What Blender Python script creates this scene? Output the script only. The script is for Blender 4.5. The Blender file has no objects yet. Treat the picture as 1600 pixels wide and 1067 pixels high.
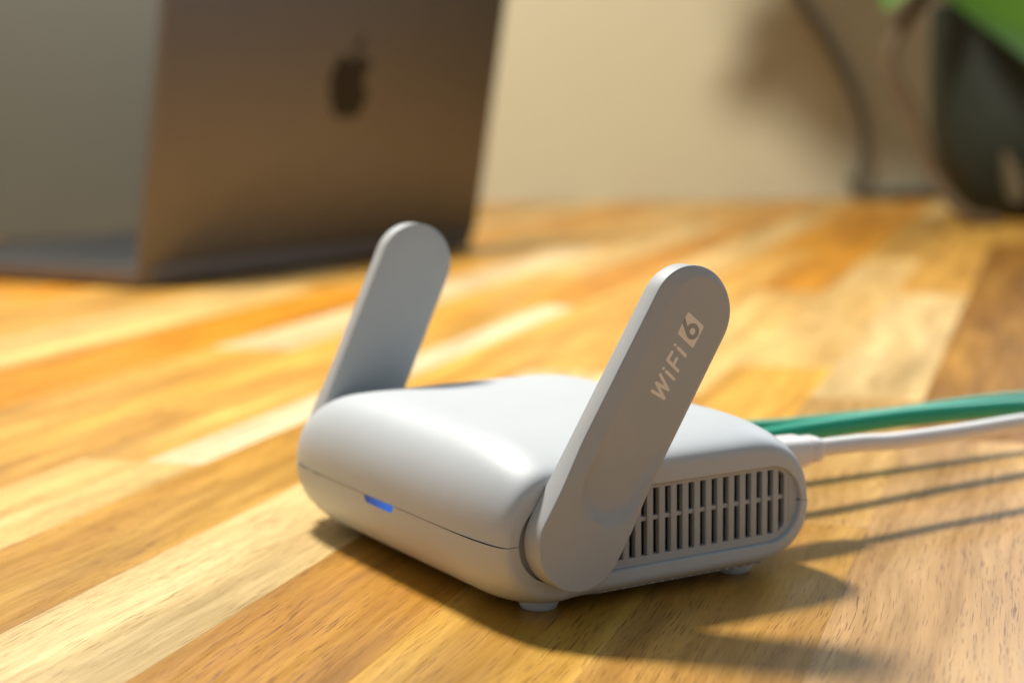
import bpy, bmesh, math, random
from mathutils import Vector, Matrix

scene = bpy.context.scene
COL = scene.collection
MM = 0.001

# ------------------------------------------------------------------ camera
F_PX = 2600.0
CAM_R = Vector((0.51064524, 0.85969355, -0.01297835))
CAM_U = Vector((-0.10964024, 0.08008137, 0.99074012))
CAM_W = Vector((-0.85277222, 0.50449378, -0.13515017))
CAM_C = Vector((336.717, -163.220, 103.966)) * MM
cd = bpy.data.cameras.new("camera")
cam = bpy.data.objects.new("camera", cd)
COL.objects.link(cam)
m = Matrix.Identity(4)
for i in range(3):
    m[i][0], m[i][1], m[i][2], m[i][3] = CAM_R[i], CAM_U[i], -CAM_W[i], CAM_C[i]
cam.matrix_world = m
cd.sensor_width = 36.0
cd.lens = F_PX / 1600 * 36
cd.clip_start = 0.01
cd.clip_end = 50
cd.dof.use_dof = True
cd.dof.focus_distance = 0.344
cd.dof.aperture_fstop = 10.2
scene.camera = cam

# view frame on the table: forward and right of the camera, flattened
FWD = Vector((-0.8606, 0.5092, 0)).normalized()
RGT = Vector((FWD.y, -FWD.x, 0))
CAM0 = Vector((CAM_C.x, CAM_C.y, 0))


def vf(lat, dep, z=0.0):
    """table point: lateral / depth from the camera, metres"""
    return CAM0 + RGT * lat + FWD * dep + Vector((0, 0, z))


# ------------------------------------------------------------------ light
world = bpy.data.worlds.new("World")
scene.world = world
world.use_nodes = True
bg = world.node_tree.nodes["Background"]
bg.inputs[0].default_value = (0.60, 0.74, 0.86, 1)
bg.inputs[1].default_value = 0.33


def lamp(name, kind, loc, target, energy, color, **kw):
    d = bpy.data.lights.new(name, kind)
    d.energy = energy
    d.color = color
    for k, v in kw.items():
        setattr(d, k, v)
    o = bpy.data.objects.new(name, d)
    COL.objects.link(o)
    o.location = loc
    o.rotation_euler = (Vector(target) - Vector(loc)).to_track_quat('-Z', 'Y').to_euler()
    return o


SUN_DIR = Vector((-0.555, 0.03, 0.831)).normalized()
lamp("key_lamp", 'POINT', SUN_DIR * 1.03 + Vector((0.0, 0.02, 0)), (0, 0, 0), 69, (1.0, 0.95, 0.86), shadow_soft_size=0.084)
wl = vf(1.12, 1.95, 1.0)
lamp("window_lamp", 'AREA', wl, wl - FWD * 1.0 - Vector((0, 0, 0.42)), 15, (0.82, 0.91, 1.0),
     shape='RECTANGLE', size=1.1, size_y=0.70)

scene.view_settings.view_transform = 'Standard'
scene.view_settings.look = 'None'
scene.view_settings.exposure = 0.0
scene.view_settings.gamma = 1.0
scene.view_settings.use_curve_mapping = False
scene.render.engine = 'CYCLES'
scene.cycles.max_bounces = 10
scene.cycles.diffuse_bounces = 5
scene.cycles.use_denoising = True


# ------------------------------------------------------------------ materials
def nmat(name):
    mt = bpy.data.materials.new(name)
    mt.use_nodes = True
    nt = mt.node_tree
    b = nt.nodes["Principled BSDF"]
    return mt, nt, b


def N(nt, kind, **kw):
    n = nt.nodes.new(kind)
    for k, v in kw.items():
        setattr(n, k, v)
    return n


def simple(name, col, rough=0.4, metal=0.0, var=0.04, bump=0.0, scale=300.0, spec=0.5, coat=0.0, bscale=None, dust=0.0):
    """plain coloured material with faint mottling and micro relief"""
    mt, nt, b = nmat(name)
    tc = N(nt, 'ShaderNodeTexCoord')
    no = N(nt, 'ShaderNodeTexNoise')
    no.inputs['Scale'].default_value = scale
    no.inputs['Detail'].default_value = 4
    nt.links.new(tc.outputs['Object'], no.inputs['Vector'])
    mr = N(nt, 'ShaderNodeMapRange')
    mr.inputs[3].default_value = 1 - var
    mr.inputs[4].default_value = 1 + var
    nt.links.new(no.outputs[0], mr.inputs[0])
    mx = N(nt, 'ShaderNodeVectorMath', operation='SCALE')
    mx.inputs[0].default_value = col[:3]
    nt.links.new(mr.outputs[0], mx.inputs[3])
    nt.links.new(mx.outputs[0], b.inputs['Base Color'])
    if dust:
        vo = N(nt, 'ShaderNodeTexVoronoi')
        vo.inputs['Scale'].default_value = 260
        nt.links.new(tc.outputs['Object'], vo.inputs['Vector'])
        sp = N(nt, 'ShaderNodeSeparateXYZ')
        nt.links.new(vo.outputs['Color'], sp.inputs[0])
        pick = N(nt, 'ShaderNodeMath', operation='GREATER_THAN')
        pick.inputs[1].default_value = 0.86
        nt.links.new(sp.outputs[0], pick.inputs[0])
        near = N(nt, 'ShaderNodeMapRange')
        near.inputs[1].default_value = 0.05
        near.inputs[2].default_value = 0.03
        near.inputs[3].default_value = 0.0
        near.inputs[4].default_value = dust
        nt.links.new(vo.outputs['Distance'], near.inputs[0])
        am = N(nt, 'ShaderNodeMath', operation='MULTIPLY')
        nt.links.new(near.outputs[0], am.inputs[0])
        nt.links.new(pick.outputs[0], am.inputs[1])
        dm = N(nt, 'ShaderNodeMix', data_type='RGBA')
        nt.links.new(am.outputs[0], dm.inputs[0])
        nt.links.new(mx.outputs[0], dm.inputs[6])
        dm.inputs[7].default_value = (0.85, 0.82, 0.76, 1)
        nt.links.new(dm.outputs[2], b.inputs['Base Color'])
    b.inputs['Roughness'].default_value = rough
    b.inputs['Metallic'].default_value = metal
    b.inputs['Specular IOR Level'].default_value = spec
    b.inputs['Coat Weight'].default_value = coat
    if bump:
        n2 = N(nt, 'ShaderNodeTexNoise')
        n2.inputs['Scale'].default_value = bscale or scale * 8
        n2.inputs['Detail'].default_value = 2
        nt.links.new(tc.outputs['Object'], n2.inputs['Vector'])
        bp = N(nt, 'ShaderNodeBump')
        bp.inputs['Strength'].default_value = bump
        bp.inputs['Distance'].default_value = 0.0002
        nt.links.new(n2.outputs[0], bp.inputs['Height'])
        nt.links.new(bp.outputs[0], b.inputs['Normal'])
    return mt


def wood_material():
    mt, nt, b = nmat("acacia_wood")
    L = nt.links
    tc = N(nt, 'ShaderNodeTexCoord')
    oi = N(nt, 'ShaderNodeObjectInfo')
    off = N(nt, 'ShaderNodeVectorMath', operation='SCALE')
    off.inputs[0].default_value = (7.3, 3.1, 5.7)
    L.new(oi.outputs['Random'], off.inputs[3])
    add = N(nt, 'ShaderNodeVectorMath', operation='ADD')
    L.new(tc.outputs['Object'], add.inputs[0])
    L.new(off.outputs[0], add.inputs[1])
    # gentle warp so that grain wanders
    wn = N(nt, 'ShaderNodeTexNoise')
    wn.inputs['Scale'].default_value = 9
    wn.inputs['Detail'].default_value = 2
    L.new(add.outputs[0], wn.inputs['Vector'])
    wsub = N(nt, 'ShaderNodeVectorMath', operation='MULTIPLY_ADD')
    wsub.inputs[1].default_value = (0.0, 0.012, 0.0)
    L.new(wn.outputs['Color'], wsub.inputs[0])
    L.new(add.outputs[0], wsub.inputs[2])

    def noise(sx, sy, detail=3, rough=0.55, dist=0.0):
        mp = N(nt, 'ShaderNodeMapping')
        mp.inputs['Scale'].default_value = (sx, sy, sx)
        L.new(wsub.outputs[0], mp.inputs['Vector'])
        n = N(nt, 'ShaderNodeTexNoise')
        n.inputs['Scale'].default_value = 1
        n.inputs['Detail'].default_value = detail
        n.inputs['Roughness'].default_value = rough
        n.inputs['Distortion'].default_value = dist
        L.new(mp.outputs[0], n.inputs['Vector'])
        return n.outputs[0]

    def rng(src, a, c, lo, hi):
        r = N(nt, 'ShaderNodeMapRange')
        r.inputs[1].default_value = a
        r.inputs[2].default_value = c
        r.inputs[3].default_value = lo
        r.inputs[4].default_value = hi
        L.new(src, r.inputs[0])
        return r.outputs[0]

    def mul(a, c):
        q = N(nt, 'ShaderNodeMath', operation='MULTIPLY')
        L.new(a, q.inputs[0])
        if isinstance(c, float):
            q.inputs[1].default_value = c
        else:
            L.new(c, q.inputs[1])
        return q.outputs[0]

    streak = noise(7, 85, 4, 0.6)
    fine = noise(22, 520, 3, 0.6)
    blot = noise(6, 34, 3, 0.55)
    pore = noise(105, 2900, 2, 0.5)
    dens = noise(10, 60, 2, 0.5)
    v1 = rng(streak, 0.28, 0.72, 0.76, 1.18)
    v2 = rng(fine, 0.3, 0.7, 0.90, 1.08)
    v3 = rng(blot, 0.32, 0.62, 0.74, 1.08)
    v = mul(mul(v1, v2), v3)
    # pores: short dark dashes
    pm = rng(pore, 0.575, 0.66, 0.0, 1.0)
    pd = rng(dens, 0.35, 0.62, 0.35, 1.0)
    pp = mul(pm, pd)
    # hue: darker streaks go redder
    gam = N(nt, 'ShaderNodeGamma')
    L.new(oi.outputs['Color'], gam.inputs[0])
    L.new(rng(streak, 0.3, 0.7, 1.18, 0.90), gam.inputs[1])
    sc = N(nt, 'ShaderNodeVectorMath', operation='SCALE')
    L.new(gam.outputs[0], sc.inputs[0])
    L.new(v, sc.inputs[3])
    mix = N(nt, 'ShaderNodeMix', data_type='RGBA', blend_type='MULTIPLY')
    L.new(sc.outputs[0], mix.inputs[6])
    mix.inputs[7].default_value = (0.36, 0.24, 0.15, 1)
    L.new(pp, mix.inputs[0])
    L.new(mix.outputs[2], b.inputs['Base Color'])
    L.new(rng(fine, 0.3, 0.7, 0.30, 0.42), b.inputs['Roughness'])
    b.inputs['Specular IOR Level'].default_value = 0.45
    bp = N(nt, 'ShaderNodeBump')
    bp.inputs['Strength'].default_value = 0.07
    bp.inputs['Distance'].default_value = 0.0003
    inv = N(nt, 'ShaderNodeMath', operation='SUBTRACT')
    L.new(mul(fine, 0.35), inv.inputs[0])
    L.new(pp, inv.inputs[1])
    L.new(inv.outputs[0], bp.inputs['Height'])
    L.new(bp.outputs[0], b.inputs['Normal'])
    return mt


M = {
    'wood': wood_material(),
    'plastic': simple("light_grey_plastic", (0.555, 0.58, 0.595), 0.46, var=0.03, spec=0.38, bump=0.13, scale=120, bscale=3200, dust=0.35),
    'antenna': simple("antenna_plastic", (0.48, 0.49, 0.49), 0.5, var=0.03, spec=0.32, bump=0.15, scale=120, bscale=3200, dust=0.5),
    'grille': simple("grille_plastic", (0.445, 0.46, 0.47), 0.45, var=0.02, bump=0.1, scale=160, bscale=2600),
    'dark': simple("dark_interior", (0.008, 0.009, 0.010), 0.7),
    'rubber': simple("clear_rubber", (0.62, 0.66, 0.68), 0.35, var=0.02),
    'print': simple("beige_print", (0.98, 0.90, 0.80), 0.6, var=0.02, scale=900),
    'printdark': simple("print_gap", (0.38, 0.39, 0.39), 0.5, var=0.02),
    'green': simple("green_cable_jacket", (0.002, 0.34, 0.20), 0.36, var=0.05, bump=0.1),
    'white': simple("white_cable_jacket", (0.82, 0.79, 0.77), 0.38, var=0.02, bump=0.1),
    'clear': simple("clear_plug_plastic", (0.45, 0.55, 0.52), 0.2, var=0.03),
    'lid': simple("anodised_metal", (0.165, 0.153, 0.146), 0.45, metal=0.55, var=0.02, bump=0.15, scale=60, bscale=3000),
    'logo': simple("polished_dark_metal", (0.035, 0.035, 0.037), 0.18, metal=0.9, var=0.02),
    'base': simple("dark_metal", (0.035, 0.034, 0.032), 0.6, metal=0.3, var=0.02),
    'deck': simple("keyboard_deck", (0.02, 0.02, 0.02), 0.6, metal=0.2, var=0.03),
    'key': simple("black_key", (0.015, 0.015, 0.016), 0.5, var=0.05),
    'glass': simple("screen_glass", (0.01, 0.01, 0.012), 0.08, var=0.0),
    'wall': simple("cream_wall_paint", (0.56, 0.50, 0.33), 0.75, var=0.035, scale=6, bump=0.3, bscale=420),
    'panel': simple("grey_board", (0.075, 0.073, 0.055), 0.6, var=0.06, scale=8, bump=0.2, bscale=500),
    'pot': simple("dark_green_glaze", (0.008, 0.014, 0.007), 0.65, var=0.25, scale=25, bump=0.2, bscale=300),
    'soil': simple("potting_soil", (0.03, 0.02, 0.013), 0.95, var=0.6, scale=160, bump=1.0, bscale=400),
    'stem': simple("brown_stem", (0.10, 0.062, 0.026), 0.65, var=0.3, scale=120, bump=0.6, bscale=500),
    'leaf': simple("green_leaf", (0.065, 0.155, 0.004), 0.6, var=0.22, scale=35, bump=0.4, bscale=250),
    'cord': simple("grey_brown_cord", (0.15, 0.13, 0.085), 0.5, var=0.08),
}
# blue status light
mt, nt, b = nmat("blue_status_light")
b.inputs['Base Color'].default_value = (0.0, 0.005, 0.03, 1)
b.inputs['Specular IOR Level'].default_value = 0.15
b.inputs['Roughness'].default_value = 0.35
b.inputs['Emission Color'].default_value = (0.0, 0.115, 0.56, 1)
_tc = N(nt, 'ShaderNodeTexCoord')
_sx = N(nt, 'ShaderNodeSeparateXYZ')
nt.links.new(_tc.outputs['Generated'], _sx.inputs[0])
_mr = N(nt, 'ShaderNodeMapRange')
_mr.inputs[1].default_value = 0.0
_mr.inputs[2].default_value = 0.8
_mr.inputs[3].default_value = 0.22
_mr.inputs[4].default_value = 1.0
nt.links.new(_sx.outputs[0], _mr.inputs[0])
nt.links.new(_mr.outputs[0], b.inputs['Emission Strength'])
M['led'] = mt


# ------------------------------------------------------------------ helpers
def empty(name, loc=(0, 0, 0)):
    o = bpy.data.objects.new(name, None)
    COL.objects.link(o)
    o.location = loc
    o.empty_display_size = 0.01
    return o


def tag(o, label=None, cat=None, group=None, kind=None):
    if label:
        o['label'] = label
    if cat:
        o['category'] = cat
    if group:
        o['group'] = group
    if kind:
        o['kind'] = kind
    return o


def put(o, parent):
    if parent is not None:
        o.parent = parent
        o.matrix_parent_inverse = parent_world(parent).inverted()
    return o


def parent_world(o):
    w = Matrix.LocRotScale(o.location, o.rotation_euler, o.scale)
    if o.parent:
        w = parent_world(o.parent) @ o.matrix_parent_inverse @ w
    return w


def mesh_obj(name, verts, faces, mat, parent=None, smooth=True, angle=None, scale=MM):
    me = bpy.data.meshes.new(name)
    me.from_pydata([tuple(c * scale for c in v) for v in verts], [], faces)
    bm = bmesh.new()
    bm.from_mesh(me)
    bmesh.ops.remove_doubles(bm, verts=bm.verts, dist=1e-7)
    bmesh.ops.recalc_face_normals(bm, faces=bm.faces)
    if angle is not None:
        for e in bm.edges:
            if len(e.link_faces) == 2 and e.calc_face_angle(0) > math.radians(angle):
                e.smooth = False
    for f in bm.faces:
        f.smooth = smooth
    bm.to_mesh(me)
    bm.free()
    me.materials.append(mat)
    o = bpy.data.objects.new(name, me)
    COL.objects.link(o)
    return put(o, parent)


def box_vf(x0, x1, y0, y1, z0, z1, ch=0.0):
    """box with chamfered edges (all twelve)"""
    bm = bmesh.new()
    bmesh.ops.create_cube(bm, size=1)
    for v in bm.verts:
        v.co = Vector(((x0 + x1) / 2 + v.co.x * (x1 - x0), (y0 + y1) / 2 + v.co.y * (y1 - y0), (z0 + z1) / 2 + v.co.z * (z1 - z0)))
    if ch:
        bmesh.ops.bevel(bm, geom=list(bm.edges), offset=ch, segments=2, profile=0.6, affect='EDGES')
    bm.verts.index_update()
    r = [tuple(v.co) for v in bm.verts], [[v.index for v in f.verts] for f in bm.faces]
    bm.free()
    return r


def xform(verts, mtx):
    return [tuple(mtx @ Vector(v)) for v in verts]


def tube(pts, rad, n=14, cap=True):
    """tube along points (smoothed by caller); rad number or list"""
    P = [Vector(p) for p in pts]
    V, Fc = [], []
    up = Vector((0, 0, 1))
    prev = None
    for i, p in enumerate(P):
        t = (P[min(i + 1, len(P) - 1)] - P[max(i - 1, 0)]).normalized()
        if prev is None:
            a = up if abs(t.z) < 0.9 else Vector((1, 0, 0))
            s = t.cross(a).normalized()
        else:
            s = (prev - t * prev.dot(t)).normalized()
        prev = s
        q = t.cross(s)
        r = rad[i] if isinstance(rad, (list, tuple)) else rad
        for k in range(n):
            an = 2 * math.pi * k / n
            V.append(tuple(p + s * math.cos(an) * r + q * math.sin(an) * r))
    for i in range(len(P) - 1):
        for k in range(n):
            Fc.append((i * n + k, i * n + (k + 1) % n, (i + 1) * n + (k + 1) % n, (i + 1) * n + k))
    if cap:
        Fc.append(tuple(range(n))[::-1])
        Fc.append(tuple((len(P) - 1) * n + k for k in range(n)))
    return V, Fc


def spline(pts, seg=10):
    """Catmull-Rom"""
    P = [Vector(p) for p in pts]
    out = []
    for i in range(len(P) - 1):
        p0, p1, p2, p3 = P[max(i - 1, 0)], P[i], P[i + 1], P[min(i + 2, len(P) - 1)]
        for k in range(seg):
            t = k / seg
            out.append(0.5 * ((2 * p1) + (p2 - p0) * t + (2 * p0 - 5 * p1 + 4 * p2 - p3) * t * t + (3 * p1 - p0 - 3 * p2 + p3) * t ** 3))
    out.append(P[-1])
    return out


def lathe(profile, n=40, center=(0, 0, 0)):
    V, Fc = [], []
    for (r, z) in profile:
        for k in range(n):
            a = 2 * math.pi * k / n
            V.append((center[0] + r * math.cos(a), center[1] + r * math.sin(a), center[2] + z))
    for i in range(len(profile) - 1):
        for k in range(n):
            Fc.append((i * n + k, i * n + (k + 1) % n, (i + 1) * n + (k + 1) % n, (i + 1) * n + k))
    Fc.append(tuple(range(n))[::-1])
    Fc.append(tuple((len(profile) - 1) * n + k for k in range(n)))
    return V, Fc


def sm(t):
    t = max(0.0, min(1.0, t))
    return t * t * (3 - 2 * t)


# ------------------------------------------------------------------ table
PHI = -0.7253
E_DIR = Vector((math.sin(PHI), math.cos(PHI), 0))      # along the staves
P_DIR = Vector((math.cos(PHI), -math.sin(PHI), 0))     # across them
ROW = 40.3
ROW0 = -17.5


def row_table():
    slab_v, slab_f = box_vf(-1.6, 0.75, -1.6, 0.75, -0.034, -0.0125, 0.0)
    rotm = Matrix.Identity(4)
    vv = []
    for p_ in (-1300, 700):
        for e_ in (-900, 2300):
            for z in (-34, -12.5):
                q = P_DIR * p_ + E_DIR * e_
                vv.append((q.x, q.y, z))
    ff = [(0, 1, 3, 2), (4, 6, 7, 5), (0, 4, 5, 1), (2, 3, 7, 6), (0, 2, 6, 4), (1, 5, 7, 3)]
    top = mesh_obj('table_top', vv, ff, M['wood'], smooth=False)
    top.color = (0.42, 0.22, 0.07, 1)
    tag(top, kind='structure')
    rnd = random.Random(11)
    cream = (0.82, 0.585, 0.25)
    pale = (0.78, 0.49, 0.165)
    honey = (0.68, 0.35, 0.060)
    orange = (0.64, 0.265, 0.016)
    tan = (0.58, 0.31, 0.060)
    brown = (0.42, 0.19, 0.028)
    pink = (0.70, 0.40, 0.15)
    pal = [pale, pale, honey, honey, honey, orange, orange, tan]
    # rows in the picture: list of (start, end, colour) along the stave direction
    rows = {
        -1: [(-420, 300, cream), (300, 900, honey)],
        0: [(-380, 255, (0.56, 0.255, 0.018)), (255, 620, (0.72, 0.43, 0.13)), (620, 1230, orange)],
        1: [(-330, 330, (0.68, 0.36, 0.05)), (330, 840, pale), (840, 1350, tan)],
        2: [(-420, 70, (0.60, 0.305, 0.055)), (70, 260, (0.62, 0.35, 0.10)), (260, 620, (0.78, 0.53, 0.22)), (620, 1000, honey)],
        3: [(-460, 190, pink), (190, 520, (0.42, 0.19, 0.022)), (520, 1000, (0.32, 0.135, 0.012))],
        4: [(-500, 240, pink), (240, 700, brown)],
        5: [(-500, 300, pink)],
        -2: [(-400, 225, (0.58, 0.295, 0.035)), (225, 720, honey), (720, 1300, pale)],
        -3: [(-500, 97, (0.76, 0.49, 0.16)), (97, 520, ((0.68, 0.37, 0.075), (0.88, 0.69, 0.41))), (520, 1000, orange)],
        -4: [(-350, 180, honey), (180, 700, (0.70, 0.38, 0.07)), (700, 1200, pale)],
        -5: [(-400, 330, (0.68, 0.37, 0.075)), (330, 900, (0.80, 0.58, 0.30))],
        -6: [(-360, 660, orange), (660, 1260, honey)],
        -7: [(-400, 580, pale), (580, 1100, honey)],
        -8: [(-400, 720, (0.70, 0.44, 0.15)), (720, 1300, orange)],
        -9: [(-400, 620, tan), (620, 1200, pale)],
    }

    def stave(p0, p1, e0, e1, colr):
        L, W = (e1 - e0), (p1 - p0)
        hx, hy, g, c, d = L / 2 - 0.01, W / 2 - 0.01, 0, 0.07, 12.0
        V = [(-hx, -hy, -d), (hx, -hy, -d), (hx, hy, -d), (-hx, hy, -d),
             (-hx, -hy, -c), (hx, -hy, -c), (hx, hy, -c), (-hx, hy, -c),
             (-hx + c, -hy + c, 0), (hx - c, -hy + c, 0), (hx - c, hy - c, 0), (-hx + c, hy - c, 0)]
        Fc = [(0, 3, 2, 1), (0, 1, 5, 4), (1, 2, 6, 5), (2, 3, 7, 6), (3, 0, 4, 7),
              (4, 5, 9, 8), (5, 6, 10, 9), (6, 7, 11, 10), (7, 4, 8, 11), (8, 9, 10, 11)]
        o = mesh_obj('stave', V, Fc, M['wood'], smooth=False)
        mid = (P_DIR * ((p0 + p1) / 2) + E_DIR * ((e0 + e1) / 2)) * MM
        o.location = mid
        # local x along the stave, local y across
        o.rotation_euler = (0, 0, math.atan2(E_DIR.y, E_DIR.x))
        j = rnd.uniform(0.93, 1.06)
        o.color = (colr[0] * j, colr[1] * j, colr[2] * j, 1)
        put(o, top)

    for k in range(-28, 10):
        p0 = ROW0 + ROW * k
        p1 = p0 + ROW
        pieces = list(rows.get(k, []))
        e = pieces[-1][1] if pieces else -300 + rnd.uniform(-150, 50)
        while e < 2050:
            ln = rnd.uniform(420, 860)
            pieces.append((e, e + ln, rnd.choice(pal)))
            e += ln
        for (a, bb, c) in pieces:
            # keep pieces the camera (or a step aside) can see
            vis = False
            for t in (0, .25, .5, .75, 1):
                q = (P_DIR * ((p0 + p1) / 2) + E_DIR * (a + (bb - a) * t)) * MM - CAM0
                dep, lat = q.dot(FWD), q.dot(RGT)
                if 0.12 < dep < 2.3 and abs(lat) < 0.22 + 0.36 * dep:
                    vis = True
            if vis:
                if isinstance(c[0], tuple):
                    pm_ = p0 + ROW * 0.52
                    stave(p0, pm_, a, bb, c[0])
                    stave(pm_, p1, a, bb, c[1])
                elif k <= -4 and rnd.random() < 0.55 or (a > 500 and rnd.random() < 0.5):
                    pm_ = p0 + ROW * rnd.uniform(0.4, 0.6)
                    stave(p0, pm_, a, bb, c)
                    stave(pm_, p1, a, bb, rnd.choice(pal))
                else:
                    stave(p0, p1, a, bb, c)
    return top


table = row_table()

# ------------------------------------------------------------------ wall under the window
def wall():
    a, c = vf(-1.2, 1.99), vf(1.6, 1.94)
    d = (c - a)
    L = d.length
    ang = math.atan2(d.y, d.x)
    V, Fc = box_vf(0, L, 0, 0.10, -0.012, 0.335, 0.004)
    o = mesh_obj('wall', V, Fc, M['wall'], smooth=False, scale=1)
    o.location = a
    o.rotation_euler = (0, 0, ang)
    V, Fc = box_vf(0, L, -0.012, 0.13, 0.335, 0.36, 0.004)
    s = mesh_obj('window_sill', V, Fc, M['wall'], smooth=False, scale=1)
    s.location = a
    s.rotation_euler = (0, 0, ang)
    put(s, o)
    tag(o, 'low cream painted wall at the far edge of the wooden table', 'wall')
    tag(o, kind='structure')
    return o


wall()

# ------------------------------------------------------------------ router
ZS = 16.86
BX, BX0, BD = 53.1, 0.38, 84.4
BODY = {
    'T': dict(H=35.2 - ZS, Rx=30.0, Ry=3.6, Rz=6.6, ry=17.0),
    'B': dict(H=ZS - 1.35, Rx=20.0, Ry=3.6, Rz=5.0, ry=15.7),
}
EXP = 2 / 2.42


def body_half(half, parent):
    d = BODY[half]
    sg = 1 if half == 'T' else -1
    gap = 0.07
    na, nph, nfl, nmid = 26, 30, 16, 14
    rows_ = []
    for i in range(na + 1):
        a = (math.pi / 2) * i / na
        rows_.append((BX - d['Rx'] * (1 - math.cos(a) ** EXP if i < na else 1), 1 - (math.sin(a) ** EXP if i > 0 else 0)))
    rows_ = rows_[:]                       # from the side towards the middle
    xs = [(x, i) for x, i in rows_]
    x_in = xs[-1][0]
    mids = [(x_in * (1 - 2 * k / nmid), 0.0) for k in range(1, nmid)]
    full = xs + mids + [(-x, i) for x, i in reversed(xs)]

    def section(x, ins, hy=None, hz=None, ry=None, ex=EXP, cy=BD / 2, lip=1.2):
        hy = BD / 2 - d['Ry'] * ins if hy is None else hy
        hz = d['H'] - d['Rz'] * ins if hz is None else hz
        ry = d['ry'] if ry is None else ry
        pts = []
        col_ = []
        for k in range(nph + 1):
            ph = (math.pi / 2) * k / nph
            c = max(0.0, math.cos(ph)) ** ex
            s = math.sin(ph) ** ex if k else 0.0
            col_.append((hy - ry + ry * c, hz * s))
        front = [(-y, z) for y, z in col_]
        back = [(y, z) for y, z in reversed(col_)]
        w = hy - ry
        flat = [(-w + 2 * w * k / nfl, hz) for k in range(1, nfl)]
        line = front + flat + back
        for (y, z) in line:
            bul = 0.0
            if half == 'T':
                fx = max(0.0, 1 - (x / BX) ** 2)
                fy = max(0.0, 1 - (y / (BD / 2)) ** 2)
                bul = 0.9 * fx * fy * (z / d['H']) ** 2
            zz = ZS + sg * (gap + max(0, z - gap) + bul)
            # shoulder that swells out to meet the antenna foot
            rr = math.hypot(cy + y - 16.45, zz - 17.37)
            sw = sm((16.2 - rr) / 5.6) * sm((21.5 - cy - y) / 5.0)
            xx = x
            if abs(x) > 30:
                xx = math.copysign(abs(x) + sw * max(0.0, 53.25 - abs(x)), x)
            pts.append((BX0 + xx, cy + y, zz))
        y0, z0 = line[0]
        y1, z1 = line[-1]
        pre = (BX0 + x * (1 - lip / BX), cy + y0 + lip, ZS + (gap if half == 'T' else -1.1))
        post = (BX0 + x * (1 - lip / BX), cy + y1 - lip, ZS + (gap if half == 'T' else -1.1))
        return [pre] + pts + [post]

    V, Fc = [], []
    grid = []
    hzv = 25.9 - 17.0 if half == 'T' else 17.0 - 8.0

    def vent_rows(s):
        hyv = 37.4
        return [section(s * BX, 1, hyv, hzv + (0.14 if half == 'B' else -0.14) * 0, 8.9, 1.0, 42.4),
                section(s * (BX - 0.35), 1, hyv - 0.25, hzv - 0.25, 8.65, 1.0, 42.4),
                section(s * (BX - 1.6), 1, hyv - 0.3, hzv - 0.3, 8.6, 1.0, 42.4)]
    vr = vent_rows(1)
    vl = vent_rows(-1)
    seq = vr[::-1] + [section(x, i) for x, i in full] + vl
    n = len(seq[0])
    for r in seq:
        V += r
    for i in range(len(seq) - 1):
        for k in range(n - 1):
            Fc.append((i * n + k, i * n + k + 1, (i + 1) * n + k + 1, (i + 1) * n + k))
    return mesh_obj('top_cover' if half == 'T' else 'bottom_cover', V, Fc, M['plastic'], parent, angle=34)


def stadium(yc, zc, hy, hz, n=24):
    """outline in the y-z plane, counter-clockwise; ends are half circles"""
    r = hz
    out = []
    for k in range(n + 1):
        a = -math.pi / 2 + math.pi * k / n
        out.append((yc + hy - r + r * math.cos(a), zc + r * math.sin(a)))
    for k in range(n + 1):
        a = math.pi / 2 + math.pi * k / n
        out.append((yc - hy + r + r * math.cos(a), zc + r * math.sin(a)))
    return out


def plate_with_hole(outer, inner, xa, xb):
    """flat ring between two outlines (y,z), thickness xa..xb, via 2d fill"""
    bm = bmesh.new()
    es = []
    for loop in (outer, inner):
        vs = [bm.verts.new((0, y, z)) for y, z in loop]
        for i in range(len(vs)):
            es.append(bm.edges.new((vs[i], vs[(i + 1) % len(vs)])))
    bmesh.ops.triangle_fill(bm, use_beauty=True, use_dissolve=False, edges=es, normal=(1, 0, 0))
    bm.verts.index_update()
    nv = len(bm.verts)
    V = [(xa, v.co.y, v.co.z) for v in bm.verts] + [(xb, v.co.y, v.co.z) for v in bm.verts]
    Fc = []
    for f in bm.faces:
        ids = [v.index for v in f.verts]
        Fc.append(ids)
        Fc.append([i + nv for i in reversed(ids)])
    for e in bm.edges:
        if len(e.link_faces) == 1:
            a, c = e.verts[0].index, e.verts[1].index
            Fc.append((a, c, c + nv, a + nv))
    bm.free()
    return V, Fc


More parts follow.
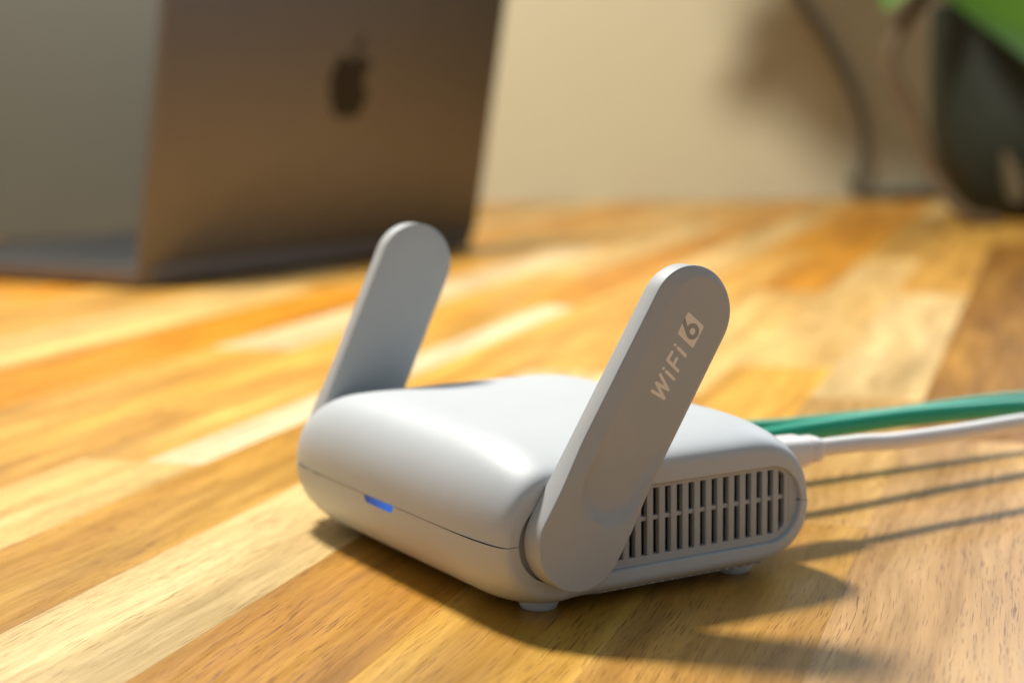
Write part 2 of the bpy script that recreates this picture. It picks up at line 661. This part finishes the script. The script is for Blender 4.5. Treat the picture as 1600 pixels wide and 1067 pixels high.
def vent(parent, s):
    x_out = BX0 + s * (BX - 1.0)
    x_in = BX0 + s * (BX - 2.4)
    outer = stadium(42.4, 16.95, 37.1, 8.72)
    y0, y1, z0, z1 = 12.0, 75.55, 10.05, 24.6
    inner = [(y0 + 2.2, z0), (72.6, z0), (73.9, z0 + 0.25), (75.2, z0 + 1.25), (y1, z0 + 2.0),
             (y1, z1 - 1.9), (75.2, z1 - 1.15), (73.9, z1 - 0.25), (72.6, z1), (y0 + 2.2, z1), (y0, z1 - 2), (y0, z0 + 2)]
    V, Fc = plate_with_hole(outer, inner, x_out, x_in)
    g = mesh_obj('vent_grille', V, Fc, M['grille'], parent, smooth=False)
    # slats between the slots
    first = None
    k = 0
    y = 52.05 - 3.13 * 12
    while y < 75:
        a, c = y + 1.53, y + 3.13         # bar after each slot
        if c < 75.0:
            V, Fc = box_vf(min(x_out - s * 0.02, x_in - s * 0.1), max(x_out - s * 0.02, x_in - s * 0.1), a, c, z0 - 0.3, z1 + 0.3, 0.18)
            mesh_obj('slat', V, Fc, M['grille'], g, smooth=True, angle=40)
        y += 3.13
    V, Fc = box_vf(min(x_out - s * 0.45, x_in - s * 0.6), max(x_out - s * 0.45, x_in - s * 0.6), y0 - 0.5, y1 + 0.3, 17.55, 18.5, 0.12)
    mesh_obj('cross_bar', V, Fc, M['grille'], g, smooth=True, angle=40)
    # closed end slot: a thin raised lip
    V, Fc = box_vf(min(x_out + s * 0.12, x_in), max(x_out + s * 0.12, x_in), 76.75, 77.15, 12.2, 22.0, 0.06)
    mesh_obj('end_rib', V, Fc, M['grille'], g, smooth=True, angle=40)
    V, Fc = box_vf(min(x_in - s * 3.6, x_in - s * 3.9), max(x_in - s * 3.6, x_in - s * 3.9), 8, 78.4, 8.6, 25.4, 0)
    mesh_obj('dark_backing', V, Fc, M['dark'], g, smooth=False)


ANT_R, ANT_L, PIV_Y, PIV_Z, ANT_IN, ANT_T = 10.187, 53.13, 16.45, 17.37, 53.95, 5.95


def ant_frame(s, th):
    """local (u along, v towards the back, w outward) -> router space"""
    u = Vector((0, math.sin(th), math.cos(th)))
    v = Vector((0, math.cos(th), -math.sin(th)))
    w = Vector((s, 0, 0))
    o = Vector((s * ANT_IN, PIV_Y, PIV_Z))
    return lambda a, b_, c: tuple(o + u * a + v * b_ + w * c)


PAD_R, PAD_V, PAD_U0, PAD_U1 = 7.7, 1.2, 13.0, 54.1


def pad_dist(u, v):
    """signed distance to the sunk pad outline (negative inside)"""
    uu = max(PAD_U0, min(PAD_U1, u))
    return math.hypot(u - uu, v - PAD_V) - PAD_R


def ant_h(u, v, edge):
    dd = pad_dist(u, v)
    lift = sm((u - 5.0) / 15.0)                    # base disc is full thickness, the blade is chamfered
    if dd >= 0:
        rim = dd / max(1e-3, dd + edge)            # 0 at pad, 1 at the outline
        return -lift * (0.30 + 0.85 * rim)
    q = min(1.0, -dd / 3.4)
    depth = 1.8 * (1 - (1 - q) ** 2)
    low = 1 - sm((u - 8.0) / 24.0)                 # scoop at the lower end of the pad
    return -(low * depth + (1 - low) * 0.30)


def antenna(parent, s, th, printed):
    T = ant_frame(s, th)
    n_arc, n_str = 44, 40
    loop = []
    for k in range(n_str):
        loop.append(((k / n_str) * ANT_L, -ANT_R, (k / n_str) * ANT_L, 0.0))
    for k in range(n_arc):
        a = math.pi * k / n_arc
        loop.append((ANT_L + ANT_R * math.sin(a), -ANT_R * math.cos(a), ANT_L, 0.0))
    for k in range(n_str):
        loop.append((ANT_L * (1 - k / n_str), ANT_R, ANT_L * (1 - k / n_str), 0.0))
    for k in range(n_arc):
        a = math.pi * k / n_arc
        loop.append((-ANT_R * math.sin(a), ANT_R * math.cos(a), 0.0, 0.0))
    n = len(loop)
    V, Fc = [], []
    rings = []

    def ring(k, wf):
        idx = []
        for (u, v, mu, mv) in loop:
            uu, vv = mu + (u - mu) * k, mv + (v - mv) * k
            idx.append(len(V))
            V.append(T(uu, vv, wf(uu, vv, ANT_R * (1 - k))))
        rings.append(idx)
    # inner face
    ring(0.0, lambda u, v, e: 0.0)
    for k in (0.5, 0.985):
        ring(k, lambda u, v, e: 0.0)
    for q in (30, 60, 90):
        a = math.radians(q)
        ring(0.985 + 0.015 * math.sin(a), lambda u, v, e, a=a: 0.15 * (1 - math.cos(a)))
    eb = 0.32
    kb = 1 - eb / ANT_R
    for q in (0, 30, 60, 90):
        a = math.radians(q)
        ring(kb + (1 - kb) * math.cos(a), lambda u, v, e, a=a: ANT_T + ant_h(u, v, 0.0) - eb * (1 - math.sin(a)))
    ks = [kb - 0.005] + [kb - (kb) * i / 44 for i in range(1, 45)]
    for k in ks:
        ring(max(k, 0.0), lambda u, v, e: ANT_T + ant_h(u, v, e))
    for i in range(len(rings) - 1):
        for k in range(n):
            Fc.append((rings[i][k], rings[i][(k + 1) % n], rings[i + 1][(k + 1) % n], rings[i + 1][k]))
    ant = mesh_obj('antenna', V, Fc, M['antenna'], parent, angle=38)
    # hinge disc
    V, Fc = lathe([(9.3, -5.0), (9.3, 2.38)], 88)
    mt_ = Matrix(((0, 0, s, s * (ANT_IN - 2.3)), (1, 0, 0, PIV_Y), (0, 1, 0, PIV_Z), (0, 0, 0, 1)))
    mesh_obj('hinge', xform(V, mt_), Fc, M['antenna'], ant, angle=60)
    if not printed:
        return ant

    def lift(u, v, e=0.03):
        return ANT_T + ant_h(u, v, max(0.0, ANT_R - abs(v))) + e

    # lettering: round-ended strokes in (u, v)
    def stroke(pts, wdt, e=0.035):
        Vs, Fs = [], []
        for (a, c) in zip(pts[:-1], pts[1:]):
            a, c = Vector(a), Vector(c)
            d = (c - a)
            L = d.length
            d = d / L if L > 1e-6 else Vector((1, 0))
            nrm = Vector((-d.y, d.x))
            out = []
            for k in range(9):
                an = -math.pi / 2 + math.pi * k / 8
                out.append(c + (d * math.cos(an) + nrm * math.sin(an)) * wdt / 2)
            for k in range(9):
                an = math.pi / 2 + math.pi * k / 8
                out.append(a + (d * math.cos(an) + nrm * math.sin(an)) * wdt / 2)
            b0 = len(Vs)
            for q in out:
                Vs.append(T(q.x, q.y, lift(q.x, q.y, e)))
            for q in out:
                Vs.append(T(q.x, q.y, lift(q.x, q.y, e - 0.06)))
            m_ = len(out)
            Fs.append(tuple(range(b0, b0 + m_)))
            for k in range(m_):
                Fs.append((b0 + k, b0 + (k + 1) % m_, b0 + m_ + (k + 1) % m_, b0 + m_ + k))
            e += 0.006
        return Vs, Fs
    w_ = 0.72
    letters = [
        [[(34.55, -1.0), (34.65, 2.55), (36.45, -0.95), (36.65, 2.5), (38.35, -0.95)]],
        [[(39.62, 0.05), (39.18, 2.62)], [(39.84, -0.98), (39.85, -0.96)]],
        [[(43.75, -0.85), (41.82, -0.95), (41.12, 2.68)], [(41.58, 0.95), (43.15, 0.95)]],
        [[(45.18, 0.05), (44.72, 2.62)], [(45.38, -0.95), (45.39, -0.93)]],
    ]
    for L_ in letters:
        Vs, Fs = [], []
        ee = 0.03
        for st in L_:
            v1, f1 = stroke(st, w_, ee)
            o0 = len(Vs)
            Vs += v1
            Fs += [tuple(i + o0 for i in f) for f in f1]
            ee += 0.03
        mesh_obj('printed_letter', Vs, Fs, M['print'], ant, smooth=False)
    # badge: rounded slanted square
    cs = [Vector((46.91, 3.51)), Vector((52.18, 3.61)), Vector((52.86, -1.70)), Vector((47.68, -1.66))]
    out = []
    for i in range(4):
        p_, q_, r_ = cs[i - 1], cs[i], cs[(i + 1) % 4]
        a = q_ + (p_ - q_).normalized() * 0.4
        c = q_ + (r_ - q_).normalized() * 0.4
        for k in range(6):
            t = k / 5
            out.append((1 - t) ** 2 * a + 2 * t * (1 - t) * q_ + t * t * c)
    Vs = [T(q.x, q.y, lift(q.x, q.y, 0.03)) for q in out] + [T(q.x, q.y, lift(q.x, q.y, -0.05)) for q in out]
    m_ = len(out)
    Fs = [tuple(range(m_))] + [(k, (k + 1) % m_, m_ + (k + 1) % m_, m_ + k) for k in range(m_)]
    badge = mesh_obj('printed_badge', Vs, Fs, M['print'], ant, smooth=False)
    # numeral 6 in the antenna's own grey: ring and ascender
    Vs, Fs = [], []
    cu, cv, ro, ri = 49.86, 1.50, 1.72, 0.74
    nn = 40
    for k in range(nn):
        a = 2 * math.pi * k / nn
        for r_ in (ro, ri):
            u, v = cu + r_ * math.cos(a), cv + r_ * math.sin(a)
            Vs.append(T(u, v, lift(u, v, 0.055)))
    for k in range(nn):
        j = (k + 1) % nn
        Fs.append((2 * k, 2 * j, 2 * j + 1, 2 * k + 1))
    asc = [(51.50, -1.78), (50.12, -1.78), (48.24, 0.85), (48.18, 1.6), (48.9, 1.9), (49.55, 0.35), (50.05, -0.1)]
    b0 = len(Vs)
    for (u, v) in asc:
        Vs.append(T(u, v, lift(u, v, 0.062)))
    Fs.append(tuple(range(b0, b0 + len(asc))))
    mesh_obj('printed_numeral', Vs, Fs, M['printdark'], ant, smooth=False)
    return ant


def front_y(z):
    """y of the front face at height z, middle section"""
    half = 'T' if z > ZS else 'B'
    d = BODY[half]
    s = min(1.0, abs(z - ZS) / d['H'])
    c = max(0.0, 1 - s ** (2 / EXP)) ** (EXP / 2)
    return d['ry'] * (1 - c)


def build_router():
    r = empty('router', (0, 0, 0))
    tag(r, 'light grey plastic travel router with two flip-up antennas on wooden table', 'router')
    body_half('T', r)
    body_half('B', r)
    # dark core visible only through the seam
    V, Fc = box_vf(-46, 46, 4.2, BD - 4.2, ZS - 3, ZS + 3, 1.0)
    mesh_obj('inner_core', V, Fc, M['dark'], r, smooth=False)
    vent(r, 1)
    vent(r, -1)
    antenna(r, 1, 0.5667, True)
    antenna(r, -1, 0.4373, False)
    for (x, y) in ((43.6, 16.0), (43.6, 68.0), (-43.0, 16.0), (-43.0, 68.0)):
        V, Fc = lathe([(3.5, 0), (3.9, 0.3), (4.35, 1.3), (4.4, 3.4)], 32, (x, y, 0.0))
        mesh_obj('foot', V, Fc, M['rubber'], r, angle=40)
    # status light window under the seam
    Vs, Fs = [], []
    nx, nz = 20, 5
    for j in range(nz + 1):
        z = ZS - 0.18 - 1.62 * j / nz
        ins = 0.15 + 1.2 * (j / nz) ** 2
        for i in range(nx + 1):
            x = (-8.0 + ins) + (15.2 - 2 * ins) * i / nx
            Vs.append((x, front_y(z) - 0.04, z))
    for j in range(nz):
        for i in range(nx):
            a = j * (nx + 1) + i
            Fs.append((a, a + 1, a + nx + 2, a + nx + 1))
    b0 = len(Vs)
    Vs += [(x, y + 0.5, z) for (x, y, z) in Vs]
    Fs += [tuple(b0 + i for i in reversed(f)) for f in Fs]
    edge = [i for i in range(nx + 1)] + [j * (nx + 1) + nx for j in range(1, nz + 1)] + \
           [nz * (nx + 1) + i for i in range(nx - 1, -1, -1)] + [j * (nx + 1) for j in range(nz - 1, 0, -1)]
    for i in range(len(edge)):
        a, c = edge[i], edge[(i + 1) % len(edge)]
        Fs.append((a, c, c + b0, a + b0))
    mesh_obj('status_light', Vs, Fs, M['led'], r, angle=40)
    # fine ridges along the underside
    Vs, Fs = [], []
    d = BODY['B']
    for k in range(18):
        y = 24 + k * 2.5
        sec = []
        for q in (66, 56, 47, 38, 31):
            a = math.radians(q)
            x = BX0 + BX - d['Rx'] * (1 - math.cos(a) ** EXP)
            z = ZS - (d['H'] - d['Rz'] * (1 - math.sin(a) ** EXP))
            sec.append((x, z))
        o0 = len(Vs)
        for i, (x, z) in enumerate(sec):
            sk = 0.42 * (x - sec[0][0])
            for (dy, off) in ((0, -0.4), (0.25, 0.22), (0.95, 0.22), (1.2, -0.4)):
                Vs.append((x + off * 0.35, y + dy + sk, z - off))
        for i in range(len(sec) - 1):
            for j in range(3):
                p_ = o0 + i * 4 + j
                Fs.append((p_, p_ + 1, p_ + 5, p_ + 4))
        Fs.append((o0, o0 + 1, o0 + 2, o0 + 3))
        e0 = o0 + (len(sec) - 1) * 4
        Fs.append((e0 + 3, e0 + 2, e0 + 1, e0))
    o = mesh_obj('underside_ridges', Vs, Fs, M['plastic'], r, smooth=False)
    o['kind'] = 'stuff'
    return r


router = build_router()


# ------------------------------------------------------------------ cables
def cable_power():
    r = empty('power_cable', Vector((27, 86, 0)) * MM)
    tag(r, 'white power cable with a stepped round plug in the back of the router', 'cable')
    x = 26
    # plug: oval overmould then a collar
    def oval(secs, n=28):
        V, Fc = [], []
        for (y, a, c, z) in secs:
            for k in range(n):
                an = 2 * math.pi * k / n
                ca, sa = math.cos(an), math.sin(an)
                V.append((x + a * math.copysign(abs(ca) ** 0.75, ca), y, z + c * math.copysign(abs(sa) ** 0.75, sa)))
        for i in range(len(secs) - 1):
            for k in range(n):
                Fc.append((i * n + k, i * n + (k + 1) % n, (i + 1) * n + (k + 1) % n, (i + 1) * n + k))
        Fc.append(tuple(range(n))[::-1])
        Fc.append(tuple((len(secs) - 1) * n + k for k in range(n)))
        return V, Fc
    V, Fc = oval([(81, 5.2, 3.6, 21.4), (84.8, 5.2, 3.8, 21.4), (85.2, 5.4, 4.0, 21.4), (101.4, 5.4, 4.0, 21.0), (102.6, 5.1, 3.7, 21.0), (103.0, 4.4, 3.1, 21.0)])
    mesh_obj('plug', V, Fc, M['white'], r, angle=50)
    V, Fc = oval([(102.7, 4.3, 3.2, 21.0), (102.9, 4.5, 3.4, 21.0), (106.6, 4.3, 3.3, 21.0), (107.6, 3.8, 2.9, 21.0), (107.9, 2.8, 2.1, 21.0)])
    mesh_obj('collar', V, Fc, M['white'], r, angle=50)
    pts = spline([(x, 105, 21.0), (x, 122, 20.6), (x, 134, 19.8), (x, 158, 19.6), (x - 1, 182, 19.6), (x - 3, 215, 18.5), (x - 8, 260, 14), (x - 18, 320, 6), (x - 34, 400, 1.8), (x - 60, 520, 1.7)], 8)
    V, Fc = tube(pts, 2.25, 14)
    mesh_obj('cord', V, Fc, M['white'], r)


def cable_net(name, label, x, pts, zplug):
    r = empty(name, Vector((x, 86, 0)) * MM)
    tag(r, label, 'cable', 'network cables in the back of the router')
    V, Fc = box_vf(x - 5.8, x + 5.8, 78, 92, zplug - 4.0, zplug + 4.0, 0.5)
    mesh_obj('plug', V, Fc, M['clear'], r, angle=40)
    V, Fc = box_vf(x - 2.4, x + 2.4, 86, 97, zplug + 3.9, zplug + 5.2, 0.3)
    mesh_obj('latch', V, Fc, M['clear'], r, angle=40)
    V, Fc = tube([(x, 91.5, zplug), (x, 96, zplug), (x, 104, zplug), (x, 110, zplug)], [4.2, 4.1, 3.4, 3.0], 16)
    mesh_obj('boot', V, Fc, M['green'], r, angle=50)
    V, Fc = tube(spline(pts, 8), 2.75, 16)
    mesh_obj('cord', V, Fc, M['green'], r)


cable_power()
cable_net('network_cable', 'green network cable lying next to the white power cable', 0,
          [(0, 105, 18.5), (0, 124, 19.0), (-1, 145, 18.9), (-2, 164, 18.6), (-2, 189, 17.8), (-2, 215, 16.4), (-4, 260, 11), (-12, 330, 4), (-25, 420, 2.8), (-50, 540, 2.8)], 18.2)
cable_net('network_cable', 'green network cable farther from the white power cable', -25,
          [(-25, 105, 17.6), (-25, 134, 15.0), (-24, 158, 14.4), (-23, 183, 14.0), (-22, 209, 14.4), (-20, 237, 13.8), (-20, 280, 9), (-26, 340, 4), (-40, 430, 2.8), (-66, 550, 2.8)], 17.8)


# ------------------------------------------------------------------ laptop
def laptop():
    nb = Vector((-648.2, 157.6, 0))
    d = Vector((-0.4432, 0.8964, 0)).normalized()
    nrm = Vector((0.8964, 0.4432, 0)).normalized()
    r = empty('laptop', nb * MM)
    tag(r, 'open grey metal laptop seen from behind, standing on the table', 'laptop')
    B = Matrix(((d.x, -nrm.x, 0, nb.x), (d.y, -nrm.y, 0, nb.y), (0, 0, 1, 0), (0, 0, 0, 1)))  # x along hinge, y towards the user

    def slab(x0, x1, y0, y1, z0, z1, rad, axis='z', ch=0.8):
        bm = bmesh.new()
        bmesh.ops.create_cube(bm, size=1)
        for v in bm.verts:
            v.co = Vector(((x0 + x1) / 2 + v.co.x * (x1 - x0), (y0 + y1) / 2 + v.co.y * (y1 - y0), (z0 + z1) / 2 + v.co.z * (z1 - z0)))
        ai = 'xyz'.index(axis)
        es = [e for e in bm.edges if abs((e.verts[0].co - e.verts[1].co)[ai]) > 1e-6]
        bmesh.ops.bevel(bm, geom=es, offset=rad, segments=6, profile=0.5, affect='EDGES')
        es = [e for e in bm.edges if len(e.link_faces) == 2 and e.calc_face_angle(0) > 1.0]
        bmesh.ops.bevel(bm, geom=es, offset=ch, segments=2, profile=0.5, affect='EDGES')
        bm.verts.index_update()
        o = [tuple(v.co) for v in bm.verts], [[v.index for v in f.verts] for f in bm.faces]
        bm.free()
        return o
    V, Fc = slab(0, 364, 0, 248, 2.2, 14.2, 11)
    base = mesh_obj('base', xform(V, B), Fc, M['lid'], r, angle=40)
    V, Fc = box_vf(2, 362, 12, 246, 14.0, 14.45, 0.15)
    mesh_obj('palm_rest', xform(V, B), Fc, M['base'], base, smooth=False)
    V, Fc = box_vf(38, 318, 28, 132, 14.2, 14.9, 0.2)
    deck = mesh_obj('keyboard', xform(V, B), Fc, M['deck'], base, smooth=False)
    V, Fc = box_vf(102, 254, 146, 242, 14.2, 14.75, 0.15)
    mesh_obj('trackpad', xform(V, B), Fc, M['deck'], base, smooth=False)
    for (x, y) in ((22, 22), (333, 22), (22, 226), (333, 226)):
        V, Fc = lathe([(9, 0), (9.5, 0.4), (9.5, 2.6)], 24, (x, y, 0))
        mesh_obj('foot', xform(V, B), Fc, M['key'], r, angle=40)
    t = math.radians(10.2)
    Lm = B @ Matrix.Translation((0, 2.0, 6.0)) @ Matrix.Rotation(t, 4, 'X')
    # lid: local x along, z up the lid, y thickness (back of lid at y = 0)
    V, Fc = slab(0, 364, 0, 4.6, 0, 243, 11, axis='y', ch=1.2)
    lid = mesh_obj('lid', xform(V, Lm), Fc, M['lid'], r, angle=40)
    V, Fc = slab(4, 360, 4.4, 4.9, 8, 239, 8, axis='y', ch=0.1)
    mesh_obj('screen', xform(V, Lm), Fc, M['glass'], lid, angle=40)
    V, Fc = tube([(20, 5.5, 12.5), (336, 5.5, 12.5)], 4.2, 16)
    mesh_obj('hinge', xform(V, B), Fc, M['key'], r)
    # emblem: bitten fruit with a leaf, seen upright from behind (x mirrored)
    body = [(0, 17), (4, 19.2), (9, 20.2), (14.5, 18.8), (19.6, 14.6), (15.8, 9.6), (14.6, 4.0), (16.0, -2.0), (20.6, -6.2), (17.2, -14.2),
            (12.6, -20.6), (8.2, -23.2), (4.0, -22.0), (0, -20.8), (-4.0, -22.0), (-8.2, -23.2), (-13, -20.6), (-18, -13.6), (-21.2, -5), (-22, 3),
            (-20.4, 11), (-16, 17.2), (-10.6, 20), (-5, 19.4)]
    leaf = [(0.2, 22.0), (6.0, 23.8), (9.6, 28.6), (10.0, 33.4), (4.4, 31.0), (0.9, 26.6)]

    def emblem(pts, nm):
        P = [Vector((x, y, 0)) for x, y in pts]
        P = spline(P + [P[0]], 4)[:-1]
        cx, cz = 184.0, 121.0
        sc = 1.0
        # seen from behind, image right runs along +hinge axis
        Vs = [(cx + q.x * sc, -0.12, cz + q.y * sc) for q in P] + [(cx + q.x * sc, 0.3, cz + q.y * sc) for q in P]
        n = len(P)
        bm = bmesh.new()
        vs = [bm.verts.new(v) for v in Vs[:n]]
        es = [bm.edges.new((vs[i], vs[(i + 1) % n])) for i in range(n)]
        bmesh.ops.triangle_fill(bm, use_beauty=True, edges=es)
        bm.verts.index_update()
        Fs = [[v.index for v in f.verts] for f in bm.faces] + [(k, (k + 1) % n, n + (k + 1) % n, n + k) for k in range(n)]
        bm.free()
        mesh_obj(nm, xform(Vs, Lm), Fs, M['logo'], lid, smooth=False)
    emblem(body, 'emblem')
    emblem(leaf, 'emblem_leaf')


laptop()


# ------------------------------------------------------------------ grey board behind the laptop
def board():
    a, c = vf(-0.62, 1.40), vf(-0.245, 1.46)
    d = c - a
    V, Fc = box_vf(0, d.length, 0, 0.05, 0, 0.36, 0.004)
    o = mesh_obj('storage_box', V, Fc, M['panel'], None, smooth=False, scale=1)
    o.location = a
    o.rotation_euler = (0, 0, math.atan2(d.y, d.x))
    V, Fc = box_vf(-0.003, d.length + 0.003, -0.003, 0.053, 0.345, 0.375, 0.003)
    q = mesh_obj('box_lid', V, Fc, M['panel'], None, smooth=False, scale=1)
    q.location = o.location
    q.rotation_euler = o.rotation_euler
    put(q, o)
    tag(o, 'plain upright grey box standing behind the side of the laptop', 'box')


board()


# ------------------------------------------------------------------ potted plant and cord
def at(px, py, dep):
    """point seen at a picture position at a given depth from the camera (used to place real-size things)"""
    ray = CAM_W + CAM_R * ((px - 800) / F_PX) + CAM_U * ((533.5 - py) / F_PX)
    return CAM_C + ray * dep


def leaf_mesh(base, tip, width, up, curl=0.15, n=14, mcols=8, thick=0.0006):
    base, tip = Vector(base), Vector(tip)
    ax = tip - base
    L = ax.length
    ax.normalize()
    side = ax.cross(Vector(up)).normalized()
    nr = side.cross(ax).normalized()
    V, Fc = [], []
    for layer in (0, 1):
        for i in range(n + 1):
            t = i / n
            w = width * 0.5 * (math.sin(math.pi * min(1, t ** 0.72)) ** 0.8) * (1 - 0.25 * t) + 0.0006
            cen = base + ax * (L * t) - nr * (curl * L * t * t)
            for j in range(mcols + 1):
                s = -1 + 2 * j / mcols
                h = 0.16 * width * abs(s) ** 1.5 * 0.8 + 0.006 * width * math.sin(9 * t + 3 * s)
                V.append(tuple(cen + side * (w * s) + nr * (h * (w / (width * 0.5))) - nr * (thick * layer)))
    m_ = (n + 1) * (mcols + 1)
    for i in range(n):
        for j in range(mcols):
            a = i * (mcols + 1) + j
            Fc.append((a, a + 1, a + mcols + 2, a + mcols + 1))
            Fc.append((m_ + a, m_ + a + mcols + 1, m_ + a + mcols + 2, m_ + a + 1))
    return V, Fc


def plant():
    c = Vector((-0.780, 1.076, 0))
    r = empty('potted_plant', c)
    tag(r, 'leafy green plant in a dark green rounded pot at the far right', 'plant')
    prof = [(0.044, 0.0), (0.050, 0.002), (0.062, 0.010), (0.078, 0.028), (0.090, 0.055), (0.0955, 0.085), (0.097, 0.12), (0.097, 0.185), (0.0965, 0.198),
            (0.094, 0.201), (0.090, 0.199), (0.089, 0.180)]
    V, Fc = lathe(prof, 56, c)
    pot = mesh_obj('pot', V, Fc, M['pot'], r, angle=60, scale=1)
    V, Fc = lathe([(0.0, 0.176), (0.0885, 0.178), (0.0885, 0.174)], 40, c)
    mesh_obj('soil', V, Fc[:-2], M['soil'], r, scale=1)
    # trailing woody stem in front of the pot's left side
    D = 1.49
    pts = [at(1462, -40, D + 0.03), at(1436, 5, D), at(1405, 48, D), at(1390, 85, D), at(1397, 125, D), at(1422, 172, D), at(1441, 225, D), at(1458, 270, D), at(1482, 306, D - 0.005), at(1515, 338, D - 0.01), at(1560, 346, D - 0.01)]
    V, Fc = tube(spline(pts, 8), 0.0062, 12)
    mesh_obj('stem', V, Fc, M['stem'], r, scale=1)
    rnd = random.Random(5)
    tops = []
    for k in range(5):
        a = k * 1.25 + 0.4
        p0 = c + Vector((0.03 * math.cos(a), 0.03 * math.sin(a), 0.175))
        p1 = c + Vector((0.06 * math.cos(a), 0.06 * math.sin(a), 0.27))
        p2 = c + Vector((0.10 * math.cos(a), 0.10 * math.sin(a), 0.33 + 0.02 * k))
        V, Fc = tube(spline([p0, p1, p2], 6), 0.003, 8)
        mesh_obj('stem', V, Fc, M['stem'], r, scale=1)
        tops.append((p2, a))
    # the leaf that hangs into the picture
    V, Fc = leaf_mesh(at(1455, -60, 1.46), at(1690, 118, 1.40), 0.125, (0.25, -0.2, 0.9), 0.10)
    mesh_obj('leaf', V, Fc, M['leaf'], r, scale=1)
    V, Fc = leaf_mesh(at(1425, -85, 1.47), at(1382, 14, 1.46), 0.05, (0.6, -0.5, 0.5), 0.05)
    mesh_obj('leaf', V, Fc, M['leaf'], r, scale=1)
    V, Fc = leaf_mesh(at(1590, 318, 1.49), at(1570, 236, 1.47), 0.018, (0.8, -0.5, 0.2), 0.05)
    o = mesh_obj('dry_leaf', V, Fc, M['cord'], r, scale=1)
    o['label'] = 'small dry brown leaf against the pot'
    for p2, a in tops:
        for j in range(2):
            b_ = a + rnd.uniform(-0.8, 0.8)
            tip = p2 + Vector((math.cos(b_) * 0.13, math.sin(b_) * 0.13, rnd.uniform(0.0, 0.05)))
            V, Fc = leaf_mesh(p2, tip, 0.085, (0, 0, 1), 0.2)
            mesh_obj('leaf', V, Fc, M['leaf'], r, scale=1)
    # unseen leaning branches and crown leaves, added to shade the wall at right
    for k in range(11):
        end = vf(0.135 + 0.045 * k + rnd.uniform(-0.02, 0.02), 1.60 + rnd.uniform(-0.06, 0.08), 0.335 + 0.20 * ((k * 0.618) % 1.0))
        p0 = c + Vector((0.02 * math.cos(k), 0.02 * math.sin(k), 0.175))
        p1 = c + Vector((0, 0, 0.33)) + (end - c) * 0.12
        P = spline([p0, p1, end], 10)
        V, Fc = tube(P, [0.005 - 0.003 * i / (len(P) - 1) for i in range(len(P))], 8)
        mesh_obj('stem', V, Fc, M['stem'], r, scale=1)
        for j in range(15):
            q = P[int(len(P) * (0.55 + 0.44 * j / 14))]
            b_ = rnd.uniform(0, 6.28)
            tip = q + Vector((math.cos(b_) * 0.13, math.sin(b_) * 0.13, rnd.uniform(-0.06, 0.06)))
            V, Fc = leaf_mesh(q, tip, 0.11, (rnd.uniform(-0.5, 0.5), rnd.uniform(-0.5, 0.5), 1), 0.2, 8, 4)
            mesh_obj('leaf', V, Fc, M['leaf'], r, scale=1)


plant()


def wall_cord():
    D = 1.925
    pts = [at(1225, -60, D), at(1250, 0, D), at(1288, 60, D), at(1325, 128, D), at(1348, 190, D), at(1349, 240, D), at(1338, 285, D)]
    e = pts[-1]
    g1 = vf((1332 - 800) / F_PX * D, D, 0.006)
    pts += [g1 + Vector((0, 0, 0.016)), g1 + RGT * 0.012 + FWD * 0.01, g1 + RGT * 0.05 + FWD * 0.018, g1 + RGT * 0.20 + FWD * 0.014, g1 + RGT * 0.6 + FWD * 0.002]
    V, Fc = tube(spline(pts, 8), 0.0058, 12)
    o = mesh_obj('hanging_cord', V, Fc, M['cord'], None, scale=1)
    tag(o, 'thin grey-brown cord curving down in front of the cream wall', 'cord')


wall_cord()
